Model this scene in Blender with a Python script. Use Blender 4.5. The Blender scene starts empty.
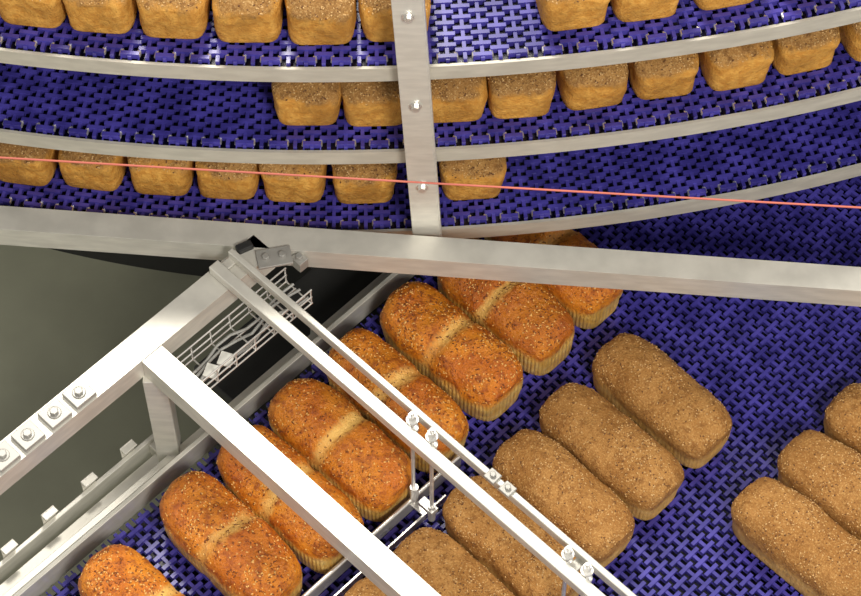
import bpy, math, random, bmesh
from mathutils import Vector, Matrix, noise
random.seed(7)
scn = bpy.context.scene
COL = scn.collection
scn.view_settings.view_transform = 'Standard'
scn.view_settings.look = 'None'

# ------------------------------------------------------------ materials
def nt_new(name):
    m = bpy.data.materials.new(name); m.use_nodes = True
    nt = m.node_tree
    b = nt.nodes['Principled BSDF']
    return m, nt, b
def N(nt, typ, **kw):
    n = nt.nodes.new(typ)
    for k, v in kw.items(): setattr(n, k, v)
    return n
def math_(nt, op, a, b=None, c=None, clamp=False):
    n = N(nt, 'ShaderNodeMath', operation=op); n.use_clamp = clamp
    for i, v in enumerate((a, b, c)):
        if v is None: continue
        if isinstance(v, (int, float)): n.inputs[i].default_value = v
        else: nt.links.new(v, n.inputs[i])
    return n.outputs[0]
def sstep(nt, val, lo, hi):
    n = N(nt, 'ShaderNodeMapRange', interpolation_type='SMOOTHSTEP')
    nt.links.new(val, n.inputs['Value'])
    if lo <= hi:
        n.inputs['From Min'].default_value = lo; n.inputs['From Max'].default_value = hi
    else:
        n.inputs['From Min'].default_value = hi; n.inputs['From Max'].default_value = lo
        n.inputs['To Min'].default_value = 1; n.inputs['To Max'].default_value = 0
    return n.outputs['Result']
def mix(nt, f, a, b):
    n = N(nt, 'ShaderNodeMix', data_type='RGBA')
    if isinstance(f, (int, float)): n.inputs[0].default_value = f
    else: nt.links.new(f, n.inputs[0])
    for s, v in ((n.inputs[6], a), (n.inputs[7], b)):
        if isinstance(v, tuple): s.default_value = (*v, 1)
        else: nt.links.new(v, s)
    return n.outputs[2]

def metal_mat(name, col, rough=.38, metallic=.55, streak=1.0):
    m, nt, b = nt_new(name)
    tc = N(nt, 'ShaderNodeTexCoord')
    mp = N(nt, 'ShaderNodeMapping'); mp.inputs['Scale'].default_value = (14, 14, 60)
    nt.links.new(tc.outputs['Object'], mp.inputs[0])
    no = N(nt, 'ShaderNodeTexNoise'); no.inputs['Scale'].default_value = 1.5; no.inputs['Detail'].default_value = 6
    nt.links.new(mp.outputs[0], no.inputs['Vector'])
    c = mix(nt, sstep(nt, no.outputs[0], .3, .75), tuple(x*(1-.16*streak) for x in col), col)
    nt.links.new(c, b.inputs['Base Color'])
    nt.links.new(math_(nt, 'MULTIPLY_ADD', no.outputs[0], .25, rough-.1), b.inputs['Roughness'])
    b.inputs['Metallic'].default_value = metallic
    return m
M_steel = metal_mat('brushed_steel', (.72, .70, .63), .36, .45)
M_steel2 = metal_mat('polished_steel', (.72, .70, .66), .28, .75)
M_plate = metal_mat('grey_steel_plate', (.42, .41, .38), .4, .5)
M_band = metal_mat('tier_edge_steel', (.56, .53, .45), .5, .3)
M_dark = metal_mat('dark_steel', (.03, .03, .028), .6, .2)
M_zinc = metal_mat('zinc_wire', (.74, .73, .70), .35, .6)

def belt_mat(name, c1, c2):
    m, nt, b = nt_new(name)
    tc = N(nt, 'ShaderNodeTexCoord')
    no = N(nt, 'ShaderNodeTexNoise'); no.inputs['Scale'].default_value = 22; no.inputs['Detail'].default_value = 4
    nt.links.new(tc.outputs['Object'], no.inputs['Vector'])
    nt.links.new(mix(nt, sstep(nt, no.outputs[0], .35, .68), c1, c2), b.inputs['Base Color'])
    b.inputs['Roughness'].default_value = .27
    return m
M_belt = belt_mat('blue_plastic_belt', (.034, .028, .20), (.068, .056, .35))
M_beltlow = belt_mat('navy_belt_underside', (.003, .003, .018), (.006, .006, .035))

def simple(name, col, rough=.6, metallic=0):
    m, nt, b = nt_new(name)
    tc = N(nt, 'ShaderNodeTexCoord')
    no = N(nt, 'ShaderNodeTexNoise'); no.inputs['Scale'].default_value = 8; no.inputs['Detail'].default_value = 5
    nt.links.new(tc.outputs['Object'], no.inputs['Vector'])
    nt.links.new(mix(nt, no.outputs[0], tuple(x*.8 for x in col), tuple(x*1.15 for x in col)), b.inputs['Base Color'])
    b.inputs['Roughness'].default_value = rough; b.inputs['Metallic'].default_value = metallic
    return m
M_cord = simple('red_cord', (.50, .13, .09), .6)
M_floor = simple('floor_paint', (.34, .345, .25), .45)
M_black = simple('black_rubber', (.012, .012, .012), .6)
M_wall = simple('wall_panel', (.3, .3, .28), .7)
M_tag = simple('paper_tag', (.75, .75, .7), .7)

def bread_mat(name, top_a, top_b, top_c, side, pale, crumb, H, crease, z0, z1, ribamt, crumbamt):
    m, nt, b = nt_new(name)
    L = nt.links
    tc = N(nt, 'ShaderNodeTexCoord'); oi = N(nt, 'ShaderNodeObjectInfo')
    off = math_(nt, 'MULTIPLY', oi.outputs['Random'], 37.0)
    add = N(nt, 'ShaderNodeVectorMath', operation='ADD')
    L.new(tc.outputs['Object'], add.inputs[0])
    cb = N(nt, 'ShaderNodeCombineXYZ')
    for i in range(3): L.new(off, cb.inputs[i])
    L.new(cb.outputs[0], add.inputs[1])
    vec = add.outputs[0]
    sp = N(nt, 'ShaderNodeSeparateXYZ'); L.new(tc.outputs['Object'], sp.inputs[0])
    def noi(scale, det=4, rough=.55):
        n = N(nt, 'ShaderNodeTexNoise'); n.inputs['Scale'].default_value = scale
        n.inputs['Detail'].default_value = det; n.inputs['Roughness'].default_value = rough
        L.new(vec, n.inputs['Vector']); return n.outputs[0]
    n1, n2, n3, n4 = noi(16), noi(75, 5, .65), noi(330, 3, .7), noi(9, 2)
    top = mix(nt, sstep(nt, n1, .36, .62), top_a, top_b)
    top = mix(nt, math_(nt, 'MULTIPLY', sstep(nt, n2, .46, .66), .8), top, top_c)
    top = mix(nt, math_(nt, 'MULTIPLY', oi.outputs['Random'], .6), top, mix(nt, .5, top_a, tuple(x*.35 for x in top_c)))
    top = mix(nt, math_(nt, 'MULTIPLY', sstep(nt, n3, .52, .68), crumbamt), top, crumb)
    top = mix(nt, math_(nt, 'MULTIPLY', sstep(nt, n3, .46, .32), .6), top, tuple(x*.4 for x in top_a))
    ribs = math_(nt, 'SINE', math_(nt, 'MULTIPLY', math_(nt, 'ADD', sp.outputs[0], sp.outputs[1]), 2*math.pi/.0085))
    sid = mix(nt, sstep(nt, n2, .35, .65), side, pale)
    sid = mix(nt, math_(nt, 'MULTIPLY', sstep(nt, n1, .42, .66), .65), sid, tuple(x*.62 for x in side))
    sid = mix(nt, math_(nt, 'MULTIPLY', sstep(nt, ribs, .2, 1), .22*ribamt), sid, tuple(x*.6 for x in side))
    zz = math_(nt, 'ADD', sp.outputs[2], math_(nt, 'MULTIPLY', math_(nt, 'SUBTRACT', n1, .5), .045))
    zz = math_(nt, 'ADD', zz, math_(nt, 'MULTIPLY', math_(nt, 'SUBTRACT', n2, .5), .026))
    tm = sstep(nt, zz, z0*H, z1*H)
    col = mix(nt, tm, sid, top)
    if crease:
        wob = math_(nt, 'ADD', math_(nt, 'MULTIPLY', math_(nt, 'SUBTRACT', n1, .5), .030),
                    math_(nt, 'MULTIPLY', math_(nt, 'SUBTRACT', n2, .5), .022))
        cx = math_(nt, 'ABSOLUTE', math_(nt, 'ADD', sp.outputs[0], wob))
        cm = sstep(nt, cx, .017, .003)
        cm = math_(nt, 'MULTIPLY', cm, math_(nt, 'MULTIPLY_ADD', sstep(nt, n4, .38, .6), .6, .3))
        col = mix(nt, cm, col, tuple(.45*p+.55*s for p, s in zip(pale, side)))
    L.new(col, b.inputs['Base Color'])
    L.new(math_(nt, 'MULTIPLY_ADD', n2, .35, .16 if crease else .42), b.inputs['Roughness'])
    b.inputs['Specular IOR Level'].default_value = .5 if crease else .25
    h = math_(nt, 'MULTIPLY_ADD', n3, 1.0, math_(nt, 'MULTIPLY', n2, 2.0))
    h = math_(nt, 'ADD', h, math_(nt, 'MULTIPLY', math_(nt, 'MULTIPLY', ribs, .5*ribamt), math_(nt, 'SUBTRACT', 1.0, tm)))
    bp = N(nt, 'ShaderNodeBump'); bp.inputs['Strength'].default_value = .75; bp.inputs['Distance'].default_value = .0038
    L.new(h, bp.inputs['Height']); L.new(bp.outputs[0], b.inputs['Normal'])
    return m
HG, HD, HT = .106, .096, .088
M_gold = bread_mat('golden_crust', (.58, .150, .008), (.78, .27, .018), (.27, .048, .004), (.84, .46, .085), (.92, .64, .22),
                   (.86, .36, .04), HG, True, .46, .66, .75, .22)
M_brown = bread_mat('wholegrain_crust', (.40, .180, .042), (.53, .265, .075), (.23, .088, .018), (.66, .36, .09), (.76, .48, .17),
                    (.70, .44, .17), HD, False, .32, .58, .35, .5)
M_brownT = bread_mat('tier_crust', (.36, .175, .045), (.47, .25, .075), (.18, .075, .018), (.56, .25, .040), (.72, .38, .08),
                     (.64, .42, .18), HT, False, .68, .84, .08, .55)
M_sd = simple('seed_brown', (.19, .050, .010), .45)
M_sl = simple('seed_pale', (.85, .52, .17), .45)
M_fl = simple('bran_flake', (.68, .43, .18), .7)
M_fd = simple('bran_dark', (.15, .060, .018), .7)

# ------------------------------------------------------------ mesh helpers
class MB:
    def __init__(s): s.v = []; s.f = []; s.m = []
    def box(s, c, ax, h, mi=0):
        c = Vector(c); X, Y, Z = [Vector(a)*hh for a, hh in zip(ax, h)]
        k = len(s.v)
        for sz in (-1, 1):
            for sx, sy in ((-1, -1), (1, -1), (1, 1), (-1, 1)):
                s.v.append(c+X*sx+Y*sy+Z*sz)
        for q in ((3, 2, 1, 0), (4, 5, 6, 7), (0, 1, 5, 4), (1, 2, 6, 5), (2, 3, 7, 6), (3, 0, 4, 7)):
            s.f.append([k+i for i in q]); s.m.append(mi)
    def bar(s, p0, p1, w, h, mi=0):
        p0, p1 = Vector(p0), Vector(p1); d = p1-p0; l = d.length; d.normalize()
        side = d.cross(Vector((0, 0, 1)))
        if side.length < .01: side = Vector((1, 0, 0))
        side.normalize(); up = side.cross(d).normalized()
        s.box((p0+p1)/2, (d, side, up), (l/2, w/2, h/2), mi)
    def cyl(s, p0, p1, r, n=10, mi=0, r2=None):
        p0, p1 = Vector(p0), Vector(p1); d = (p1-p0).normalized(); r2 = r if r2 is None else r2
        a = d.orthogonal().normalized(); b_ = d.cross(a); k = len(s.v)
        for p, rr in ((p0, r), (p1, r2)):
            for i in range(n):
                t = 2*math.pi*i/n; s.v.append(p+(a*math.cos(t)+b_*math.sin(t))*rr)
        for i in range(n):
            j = (i+1) % n; s.f.append([k+i, k+j, k+n+j, k+n+i]); s.m.append(mi)
        s.f.append([k+i for i in reversed(range(n))]); s.m.append(mi)
        s.f.append([k+n+i for i in range(n)]); s.m.append(mi)
    def tube(s, p0, p1, w, h, t=.004, mi=0, mid=1):
        s.bar(p0, p1, w, h, mi)
        p0, p1 = Vector(p0), Vector(p1); d = (p1-p0).normalized()
        for p, sg in ((p0, -1), (p1, 1)):
            s.bar(p+d*sg*.0002, p+d*sg*.0006, w-2*t, h-2*t, mid)
    def obj(s, name, mats, parent=None, bevel=0, smooth=False):
        me = bpy.data.meshes.new(name); me.from_pydata([tuple(v) for v in s.v], [], s.f)
        for m in mats: me.materials.append(m)
        me.polygons.foreach_set('material_index', s.m)
        if smooth: me.polygons.foreach_set('use_smooth', [True]*len(s.f))
        me.update(); o = bpy.data.objects.new(name, me); COL.objects.link(o)
        if parent: o.parent = parent
        if bevel:
            b = o.modifiers.new('bevel', 'BEVEL'); b.width = bevel; b.segments = 2; b.limit_method = 'ANGLE'
        return o
def empty(name, loc=(0, 0, 0)):
    e = bpy.data.objects.new(name, None); e.empty_display_size = .05; COL.objects.link(e); return e

ANG = math.radians(45.5)
d_ = Vector((math.cos(ANG), math.sin(ANG), 0)); n_ = Vector((math.sin(ANG), -math.cos(ANG), 0)); Z_ = Vector((0, 0, 1))
O_ = Vector((.036, -.129, 0))
def P(s, q, z=0): return O_+d_*s+n_*q+Z_*z
FLOOR = -.9

# ------------------------------------------------------------ loaves
def loaf_mesh(name, L, W, H, mats, seed, lobes, n=5.0, dome=.42, nseeds=300, ssize=(.0030, .0015), darkfrac=.6, zmin=.55, bump=1.0, yb=.445):
    rnd = random.Random(seed*13+5)
    prof = []
    prof += [(-yb+.02, 0), (-yb, .02)]
    for i in range(1, 7):
        t = i/7; prof.append((-(yb+(.5-yb)*t**.8), .02+(1-dome-.02)*t))
    K = 18
    for i in range(K+1):
        a = math.pi*i/K
        c, s_ = math.cos(a), math.sin(a); e = 2/2.4
        prof.append((-.5*math.copysign(abs(c)**e, c), 1-dome+dome*s_**e))
    for y, z in reversed(prof[:8]): prof.append((-y, z))
    for i in range(1, 6): prof.append(((yb-.02)*(1-2*i/6), 0))
    nc = len(prof)
    tm = .84; w0 = (1-tm**n)**(1/n)
    ends = [((1-w**n)**(1/n), w) for w in [w0*(1-i/11) for i in range(0, 11)]]
    mid = [(-tm+2*tm*i/34) for i in range(1, 34)]
    st = [(-t, w) for t, w in reversed(ends)]+[(t, (1-abs(t)**n)**(1/n)) for t in mid]+ends
    vs = []; off = Vector((seed*3.1, seed*1.7, seed*5.3))
    skew = rnd.uniform(-.02, .02)
    for t, w in st:
        u = abs(t)
        fh = 1-.08*u**2.5-.16*u**9+.035*noise.noise(Vector((t*1.5, seed*2.3, 0)))
        ww = 1.0
        if lobes:
            g = math.exp(-((t-skew)/.085)**2)
            fh *= 1-.10*g+.02*math.cos(2*math.pi*t); ww = 1-.045*g
        for y, z in prof:
            topness = max(0, (z-.35)/.65)
            p = Vector((t*L/2*(.955+.045*min(1, z*1.6)), y*W*w*ww, z*H*(1+(fh-1)*topness)))
            nn = (noise.noise(p*16+off)*.0050+noise.noise(p*45+off)*.0024+noise.noise(p*110+off)*.0010)*bump
            nn *= min(1, z*2.5)
            cdir = Vector((p.x*.5, p.y, max(0, p.z-.03)))
            if cdir.length > 1e-4: p += cdir.normalized()*nn
            p.z = max(0, p.z)
            vs.append(p)
    fs = []
    for i in range(len(st)-1):
        for j in range(nc):
            k = (j+1) % nc
            fs.append((i*nc+j, i*nc+k, (i+1)*nc+k, (i+1)*nc+j))
    # end caps: strips joining left and right halves of the profile
    m_top = 8+K//2
    for base in (0, (len(st)-1)*nc):
        a_i, b_i = m_top-1, m_top+1
        fs.append((base+m_top, base+a_i, base+b_i))
        while a_i > 0:
            fs.append((base+a_i, base+a_i-1, base+b_i+1, base+b_i)); a_i -= 1; b_i += 1
        fs.append(tuple([base+0]+[base+x for x in range(nc-1, b_i-1, -1)]))
    me = bpy.data.meshes.new(name); me.from_pydata([tuple(v) for v in vs], [], fs); me.update()
    bm = bmesh.new(); bm.from_mesh(me); bmesh.ops.recalc_face_normals(bm, faces=bm.faces); bm.to_mesh(me); bm.free()
    me.update()
    polys = [p for p in me.polygons if p.center.z > zmin*H and p.normal.z > .15 and len(p.vertices) == 4]
    wts = [p.area*(.35+max(0, .5+1.6*noise.noise(p.center*22+off))) for p in polys]
    V = [v.co.copy() for v in me.vertices]; F = [tuple(p.vertices) for p in me.polygons]; MI = [0]*len(F)
    for p in rnd.choices(polys, wts, k=nseeds):
        a, b, c, d = [V[i] for i in p.vertices]
        u, v = rnd.random(), rnd.random()
        c0 = a.lerp(b, u).lerp(d.lerp(c, u), v)
        nr = p.normal.copy(); t1 = nr.orthogonal().normalized()
        ang = rnd.random()*6.28; t2 = nr.cross(t1)
        A = t1*math.cos(ang)+t2*math.sin(ang); B = nr.cross(A)
        sc = rnd.uniform(.6, 1.25); la, lb = ssize[0]*sc, ssize[1]*sc
        k = len(V); c0 = c0+nr*.0002
        V += [c0+A*la, c0+B*lb+A*la*.15, c0-A*la, c0-B*lb+A*la*.15, c0+nr*lb*.75, c0-nr*lb*.5]
        mi = 1 if rnd.random() < darkfrac else 2
        for q in range(4):
            F.append((k+q, k+(q+1) % 4, k+4)); F.append((k+(q+1) % 4, k+q, k+5)); MI += [mi, mi]
    me2 = bpy.data.meshes.new(name); me2.from_pydata([tuple(v) for v in V], [], F)
    for m in mats: me2.materials.append(m)
    me2.polygons.foreach_set('material_index', MI)
    me2.polygons.foreach_set('use_smooth', [True]*len(F)); me2.update()
    return me2
goldM = [loaf_mesh('golden_loaf_mesh', .260, .117, HG, [M_gold, M_sd, M_sl], i, True, 4.3, .50, [620, 460, 860, 560, 720][i], (.0026, .0012), .58) for i in range(5)]
darkM = [loaf_mesh('wholegrain_loaf_mesh', .246, .109, HD, [M_brown, M_fd, M_fl], 10+i, False, 4.8, .44, 560, (.0019, .0012), .42, .3) for i in range(5)]
tierM = [loaf_mesh('tier_loaf_mesh', .235, .103, HT, [M_brownT, M_fd, M_fl], 20+i, False, 7.5, .28, 600, (.0019, .0012), .4, .76, 1.3, .472) for i in range(6)]
def put(name, meshes, loc, rz, idx=None):
    o = bpy.data.objects.new(name, meshes[idx] if idx is not None else random.choice(meshes)); COL.objects.link(o)
    o.location = loc; o.rotation_euler = (0, 0, rz)
LZ = .0003
for i, (s, q) in enumerate([(.242, -.004), (.122, 0), (-.001, -.002), (-.130, 0), (-.252, 0), (-.371, .008), (-.492, 0), (-.660, .008)]):
    put('golden_seeded_loaf', goldM, P(s, q, LZ), ANG-math.pi/2+random.uniform(-.02, .02), (i*3+1) % 5)
for s, q in [(.17, .30), (.045, .305), (-.070, .308), (-.186, .312), (-.303, .318), (-.419, .318), (-.55, .31)]:
    put('wholegrain_loaf', darkM, P(s, q, LZ), ANG-math.pi/2+random.uniform(-.02, .02))
for s, q in [(.131, .632), (.247, .629), (.363, .629), (.479, .627)]:
    put('wholegrain_loaf', darkM, P(s, q, LZ), ANG-math.pi/2+random.uniform(-.02, .02))

# ------------------------------------------------------------ lower flat belt
b = MB(); PI_ = .0254; PQ = .0200
S0, S1, Q0, Q1 = -1.1, 1.2, -.165, 1.05
ns = int((S1-S0)/PI_); nq = int((Q1-Q0)/PQ)
for i in range(ns):
    s = S0+i*PI_
    b.box(P(s, (Q0+Q1)/2, -.0065), (d_, n_, Z_), (.0028, (Q1-Q0)/2, .0045), 0)
    b.cyl(P(s+PI_/2, Q0-.003, -.009), P(s+PI_/2, Q1+.003, -.009), .0014, 6, 0)
    for j in range(nq):
        q = Q0+(j+.5)*PQ+(PQ/2 if i % 2 else 0)
        if q > Q1-.004: continue
        b.box(P(s, q, -.005), (d_, n_, Z_), (.0136, .0032, .005), 0)
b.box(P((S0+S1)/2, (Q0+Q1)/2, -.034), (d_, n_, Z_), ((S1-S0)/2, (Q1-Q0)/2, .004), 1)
belt = empty('flat_conveyor_belt')
b.obj('belt_modules', [M_belt, M_beltlow, M_steel2], belt)
fr = MB()
fr.bar(P(S0, -.176, .012), P(.25, -.176, .012), .008, .05)
fr.bar(P(S0, -.205, -.02), P(S1, -.205, -.02), .012, .03)
fr.bar(P(S0, -.235, -.045), P(-.40, -.235, -.045), .020, .004)
fr.bar(P(S0, -.262, -.05), P(-.40, -.262, -.05), .008, .055)
for k in range(6):
    s = -.475-.083*k
    fr.bar(P(s-.013, -.268, -.014), P(s+.013, -.268, -.014), .003, .040)
    fr.bar(P(s-.013, -.262, .004), P(s+.013, -.262, .004), .014, .003)
    fr.cyl(P(s, -.270, -.01), P(s, -.274, -.01), .004, 8)
for s in (-1.0, -.1, 1.0):
    for q in (-.205, Q1+.03):
        fr.bar(P(s, q, FLOOR), P(s, q, -.03), .04, .04)
    fr.bar(P(s, -.205, -.06), P(s, Q1+.03, -.06), .04, .03)
fr.bar(P(S0, Q1+.012, .0), P(S1, Q1+.012, .0), .008, .06)
fr.obj('side_rails', [M_steel, M_black], belt, .0012)

# lane guides between rows
g = MB()
g.bar(P(-1.05, .143, .028), P(-.13, .143, .028), .005, .03)
g.bar(P(-1.05, .170, .022), P(-.19, .170, .022), .004, .018)
g.cyl(P(-1.05, .143, .045), P(-.13, .143, .045), .004, 8)
for s in (-.235, -.85):
    g.bar(P(s, .143, .028), P(s, .170, .028), .012, .004)
lane = empty('lane_guide_rail')
g.obj('guide_bars', [M_steel2], lane, .0008)
r = MB()
def rod(q, zb, s=-.235):
    r.cyl(P(s, q, zb), P(s, q, .318), .0032, 8)
    r.cyl(P(s, q, .294), P(s, q, .297), .0095, 16)
    r.cyl(P(s, q, .297), P(s, q, .304), .0065, 6)
    r.cyl(P(s, q, .305), P(s, q, .311), .0065, 6)
    r.cyl(P(s, q, .268), P(s, q, .274), .0095, 12)
for q in (.143, .183): rod(q, .03)
for q in (.455, .492): rod(q, .05)
r.bar(P(-.235, .160, .06), P(-.235, .190, .06), .014, .01)
r.cyl(P(-.235, .145, .045), P(-.235, .145, .085), .007, 10)
r.cyl(P(-.235, .183, .03), P(-.235, .183, .075), .006, 10)
r.obj('threaded_hangers', [M_zinc], lane, 0)
g2 = MB(); g2.bar(P(-1.0, .462, .03), P(-.2, .462, .03), .005, .03); g2.bar(P(-.235, .460, .05), P(-.235, .492, .05), .012, .006)
g2.obj('guide_bar_outer', [M_steel2], lane, .0008)

# ------------------------------------------------------------ overhead frame
frame = empty('overhead_steel_frame')
def Apt(x, z=.25): return Vector((x, -.021+(x+.678)*(-.1160/1.356), z))
a = MB(); a.tube(Apt(-1.3), Apt(1.3), .044, .045)
for x in (-1.28, 1.28): a.bar(Apt(x, FLOOR), Apt(x, .228), .045, .045)
a.obj('long_cross_beam', [M_steel, M_black], frame, .002)
a = MB(); a.tube(P(-1.2, -.252, .25), P(-.165, -.252, .25), .046, .045)
a.bar(P(-1.18, -.252, FLOOR), P(-1.18, -.252, .228), .045, .045)
a.obj('side_beam', [M_steel, M_black], frame, .002)
a = MB(); a.tube(P(-.42, -.228, .25), P(-.42, 1.12, .25), .040, .044)
a.bar(P(-.42, 1.1, FLOOR), P(-.42, 1.1, .228), .045, .045)
a.obj('diagonal_beam', [M_steel, M_black], frame, .002)
a = MB()
a.bar(P(-.253, -.27, .284), P(-.253, 1.1, .284), .019, .019)
a.bar(P(-.218, -.27, .284), P(-.218, 1.1, .284), .010, .019)
for q in (-.262, .47, 1.08):
    a.bar(P(-.262, q, .276), P(-.210, q, .276), .016, .004)
a.bar(P(-.235, 1.09, FLOOR), P(-.235, 1.09, .275), .04, .04)
a.obj('twin_rail', [M_steel], frame, .0015)
a = MB()
for q in (.292, .322):
    a.bar(P(-.229, q, .296), P(-.210, q, .296), .020, .004)
    a.cyl(P(-.219, q, .298), P(-.219, q, .303), .005, 6)
a.obj('rail_clips', [M_plate], frame, .001)
a = MB()
a.bar(P(-.425, -.222, -.06), P(-.425, -.222, .228), .036, .036)
a.bar(P(-.425, -.262, -.045), P(-.425, -.20, -.045), .03, .03)
a.obj('hanger_leg', [M_steel], frame, .0015)
a = MB()
for s in (-.545, -.593, -.645, -.693):
    a.bar(P(s-.019, -.250, .277), P(s+.019, -.250, .277), .036, .009)
    a.cyl(P(s, -.250, .281), P(s, -.250, .2835), .0105, 14)
    a.cyl(P(s, -.250, .283), P(s, -.250, .289), .0070, 6)
a.bar(P(-.195, -.235, .275), P(-.150, -.205, .275), .034, .005)
a.bar(P(-.150, -.198, .252), P(-.132, -.198, .252), .022, .022)
a.cyl(P(-.141, -.198, .262), P(-.141, -.198, .270), .006, 6)
for s, q in ((-.183, -.228), (-.162, -.213)): a.cyl(P(s, q, .277), P(s, q, .283), .006, 6)
a.obj('joint_plates', [M_plate], frame, .001)
a = MB(); a.bar(P(-.205, -.270, .276), P(-.180, -.262, .276), .014, .012)
a.obj('rubber_clamp', [M_black], frame, .002)

# wire cable tray
w = MB(); tq0, tq1, ts0, ts1, tzb, tzt = -.222, -.164, -.392, -.150, .180, .218
for q in (tq0, tq0+.02, tq0+.041, tq1): w.cyl(P(ts0, q, tzb), P(ts1, q, tzb), .0014, 6)
for z in (.198, tzt):
    for q in (tq0, tq1): w.cyl(P(ts0, q, z), P(ts1, q, z), .0015, 6)
s = ts0
while s <= ts1+.001:
    w.cyl(P(s, tq0, tzb), P(s, tq1, tzb), .0014, 6)
    for q in (tq0, tq1): w.cyl(P(s, q, tzb), P(s, q, tzt), .0014, 6)
    s += .040
tray = empty('wire_cable_tray'); w.obj('wire_basket', [M_zinc], tray)
w = MB()
for q, z in ((-.205, .185), (-.195, .186), (-.180, .184)):
    pts = [P(ts0+.027*i, q+.006*math.sin(i*1.3+q*90), z+.003*math.sin(i*2.1)) for i in range(10)]
    for p0, p1 in zip(pts, pts[1:]): w.cyl(p0, p1, .0024, 6, 0)
w.obj('cables', [simple('grey_cable', (.35, .35, .33), .5)], tray)
w = MB()
for s in (-.36, -.33): w.bar(P(s, -.175, .19), P(s+.02, -.185, .192), .022, .003)
w.obj('cable_tags', [M_tag], tray)

# added dark boxes standing in for the black shade below the belt edge
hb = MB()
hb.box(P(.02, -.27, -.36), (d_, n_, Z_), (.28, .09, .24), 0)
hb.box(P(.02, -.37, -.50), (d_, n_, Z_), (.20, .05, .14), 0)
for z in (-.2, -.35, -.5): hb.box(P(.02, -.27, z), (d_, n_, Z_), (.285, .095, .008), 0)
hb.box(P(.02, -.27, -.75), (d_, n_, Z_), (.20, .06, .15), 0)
hb.obj('belt_shade_block', [M_dark], None, .004)

# ------------------------------------------------------------ spiral tiers
CX, CY, R = -.169, 2.91, 2.925
def C(r_, th, z): return Vector((CX+r_*math.sin(th), CY-r_*math.cos(th), z))
tiersZ = [.660, .455, .238]
BW = .56; TH = .42
def ring(mb, r0, r1, z0, z1, mi, n=90):
    k = len(mb.v)
    for i in range(n+1):
        th = -TH+2*TH*i/n
        for rr, zz in ((r0, z0), (r1, z0), (r1, z1), (r0, z1)): mb.v.append(C(rr, th, zz))
    for i in range(n):
        for j in range(4):
            a0 = k+i*4+j; a1 = k+i*4+(j+1) % 4
            mb.f.append([a0, a1, a1+4, a0+4]); mb.m.append(mi)
    mb.f.append([k, k+3, k+2, k+1]); mb.m.append(mi)
    e = k+n*4; mb.f.append([e, e+1, e+2, e+3]); mb.m.append(mi)
for ti, tz in enumerate(tiersZ):
    e = empty('spiral_conveyor_tier')
    b = MB(); dth = PI_/R; nr = int(2*TH/dth); nl = int(BW/PQ)
    for i in range(nr):
        th = -TH+i*dth; tang = Vector((math.cos(th), math.sin(th), 0)); rad = Vector((math.sin(th), -math.cos(th), 0))
        b.box(C(R-BW/2, th, tz-.0065), (tang, rad, Z_), (.0028, BW/2, .0045), 0)
        th2 = th+dth/2
        b.cyl(C(R-BW, th2, tz-.009), C(R+.001, th2, tz-.009), .0014, 6, 0)
        b.cyl(C(R-.014, th2, tz-.005), C(R-.004, th2, tz-.005), .0032, 8, 2)
        for j in range(nl):
            q = R-(j+.3)*PQ-(PQ/2 if i % 2 else 0)
            b.box(C(q, th, tz-.005), (tang, rad, Z_), (.0136, .0032, .005), 0)
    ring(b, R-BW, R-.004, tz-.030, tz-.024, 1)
    b.obj('belt_modules', [M_belt, M_beltlow, M_steel2], e)
    b = MB(); ring(b, R+.002, R+.007, tz-.038, tz-.008, 0)
    ring(b, R-.03, R+.002, tz-.038, tz-.032, 0)
    b.obj('outer_edge_band', [M_band], e)
    b = MB()
    for k in range(-3, 4):
        th = k*.13
        b.bar(C(R-BW, th, tz-.045), C(R-.002, th, tz-.045), .03, .01)
    b.obj('support_arms', [M_dark], e)
tierX = [[-.70, -.588, -.487, -.379, -.270, -.161, -.050, .211, .322, .440, .56],
         [-.188, -.083, .037, .141, .251, .367, .478, .586, .70],
         [-.655, -.541, -.433, -.324, -.215, -.106, .069]]
tierK = [.985, .99, 1.0]
for tz, xs, inset, kx in zip(tiersZ, tierX, (.028, .033, .038), tierK):
    for x in xs:
        rr = R-inset-.235/2
        th = math.asin((x*kx-CX)/(R-inset))
        put('wholegrain_loaf', tierM, C(rr+random.uniform(-.004, .004), th, tz+LZ), th-math.pi/2+random.uniform(-.035, .035)+(math.pi if random.random() < .5 else 0))
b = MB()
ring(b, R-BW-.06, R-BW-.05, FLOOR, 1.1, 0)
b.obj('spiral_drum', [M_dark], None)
# vertical post
post = empty('tier_support_post')
b = MB()
p0, p1 = Vector((-.004, -.041, .20)), Vector((-.042, -.041, 1.05))
ax = (p1-p0).normalized(); sx = Vector((0, 1, 0)).cross(ax).normalized()
b.box((p0+p1)/2, (sx, Vector((0, 1, 0)), ax), (.0215, .005, (p1-p0).length/2), 0)
b.box((p0+p1)/2+sx*(.0215)+Vector((0, .008, 0)), (sx, Vector((0, 1, 0)), ax), (.002, .010, (p1-p0).length/2), 0)
b.obj('flat_bar', [M_steel], post, .001)
b = MB()
for z in (.392, .597, .802):
    t = (z-.20)/.85; c = p0.lerp(p1, t)
    b.cyl(c+Vector((0, -.005, 0)), c+Vector((0, -.007, 0)), .0095, 16)
    b.cyl(c+Vector((0, -.007, 0)), c+Vector((0, -.013, 0)), .0062, 6)
b.obj('post_bolts', [M_steel2], post)
b = MB()
for k in (-.36, .4):
    b.bar(C(R+.03, k, FLOOR), C(R+.03, k, 1.1), .045, .02)
b.obj('outer_posts', [M_steel], post)

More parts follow.
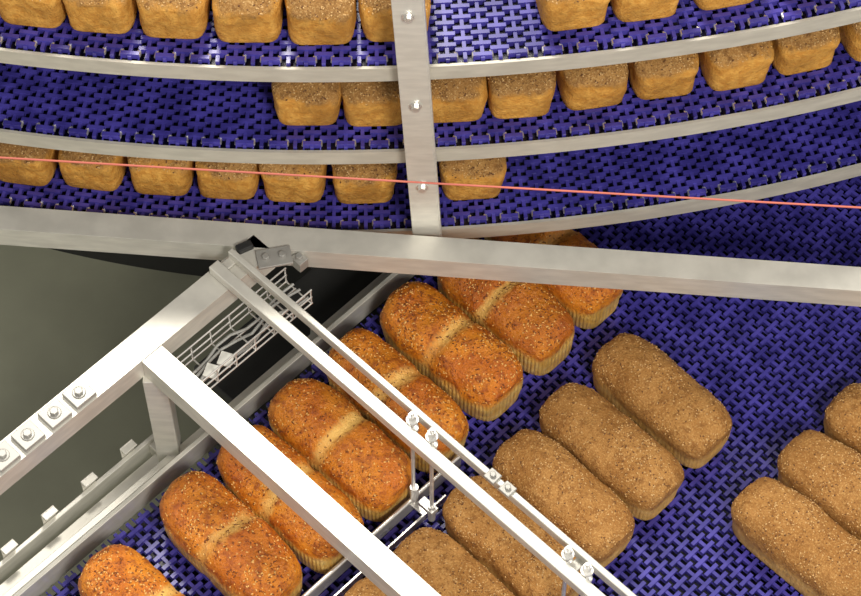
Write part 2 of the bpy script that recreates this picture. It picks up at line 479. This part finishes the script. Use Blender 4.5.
# red cord on stanchions
cu = bpy.data.curves.new('red_pull_cord', 'CURVE'); cu.dimensions = '3D'; cu.bevel_depth = .0015; cu.bevel_resolution = 3
sp = cu.splines.new('POLY'); n = 30; sp.points.add(n)
for i in range(n+1):
    x = -1.3+2.6*i/n; y = -.14+(x+.613)*(-.086/1.218)
    sp.points[i].co = (x, y, .6+.006*(x/1.3)**2, 1)
cord = bpy.data.objects.new('red_pull_cord', cu); COL.objects.link(cord); cu.materials.append(M_cord)
b = MB()
for x in (-1.3, 1.3):
    y = -.14+(x+.613)*(-.086/1.218); b.cyl((x, y, FLOOR), (x, y, .62), .012, 12)
    b.cyl((x, y, FLOOR), (x, y, FLOOR+.015), .09, 24)
b.obj('cord_stanchions', [M_steel], cord)

# ------------------------------------------------------------ room
b = MB(); b.box((0, 1, FLOOR-.05), ((1, 0, 0), (0, 1, 0), (0, 0, 1)), (5, 6, .05)); b.obj('floor', [M_floor])
b = MB(); b.box((0, 7.05, 1), ((1, 0, 0), (0, 1, 0), (0, 0, 1)), (5, .05, 2)); b.obj('wall_back', [M_wall])

# ------------------------------------------------------------ light
wd = bpy.data.worlds.new('hall_light'); scn.world = wd; wd.use_nodes = True
wd.node_tree.nodes['Background'].inputs[0].default_value = (1, .96, .90, 1)
wd.node_tree.nodes['Background'].inputs[1].default_value = .70
def area(name, loc, tgt, size, power, col):
    l = bpy.data.lights.new(name, 'AREA'); l.size = size; l.energy = power; l.color = col
    o = bpy.data.objects.new(name, l); COL.objects.link(o); o.location = loc
    o.rotation_euler = (Vector(tgt)-Vector(loc)).to_track_quat('-Z', 'Y').to_euler()
area('ceiling_lamp', (-.5, 1.9, 3.7), (0, -.1, 0), .8, 135, (1, .95, .86))
area('ceiling_lamp', (1.0, -2.6, 3.0), (0, 0, .2), .8, 110, (1, .95, .87))

cam = bpy.data.cameras.new('camera'); co = bpy.data.objects.new('camera', cam); COL.objects.link(co)
E = math.radians(58); D = 4.0
co.location = (0, -D*math.cos(E), D*math.sin(E)); co.rotation_euler = (math.pi/2-E, 0, 0)
cam.sensor_width = 36; cam.lens = 2400/861*36; cam.clip_end = 50
scn.camera = co
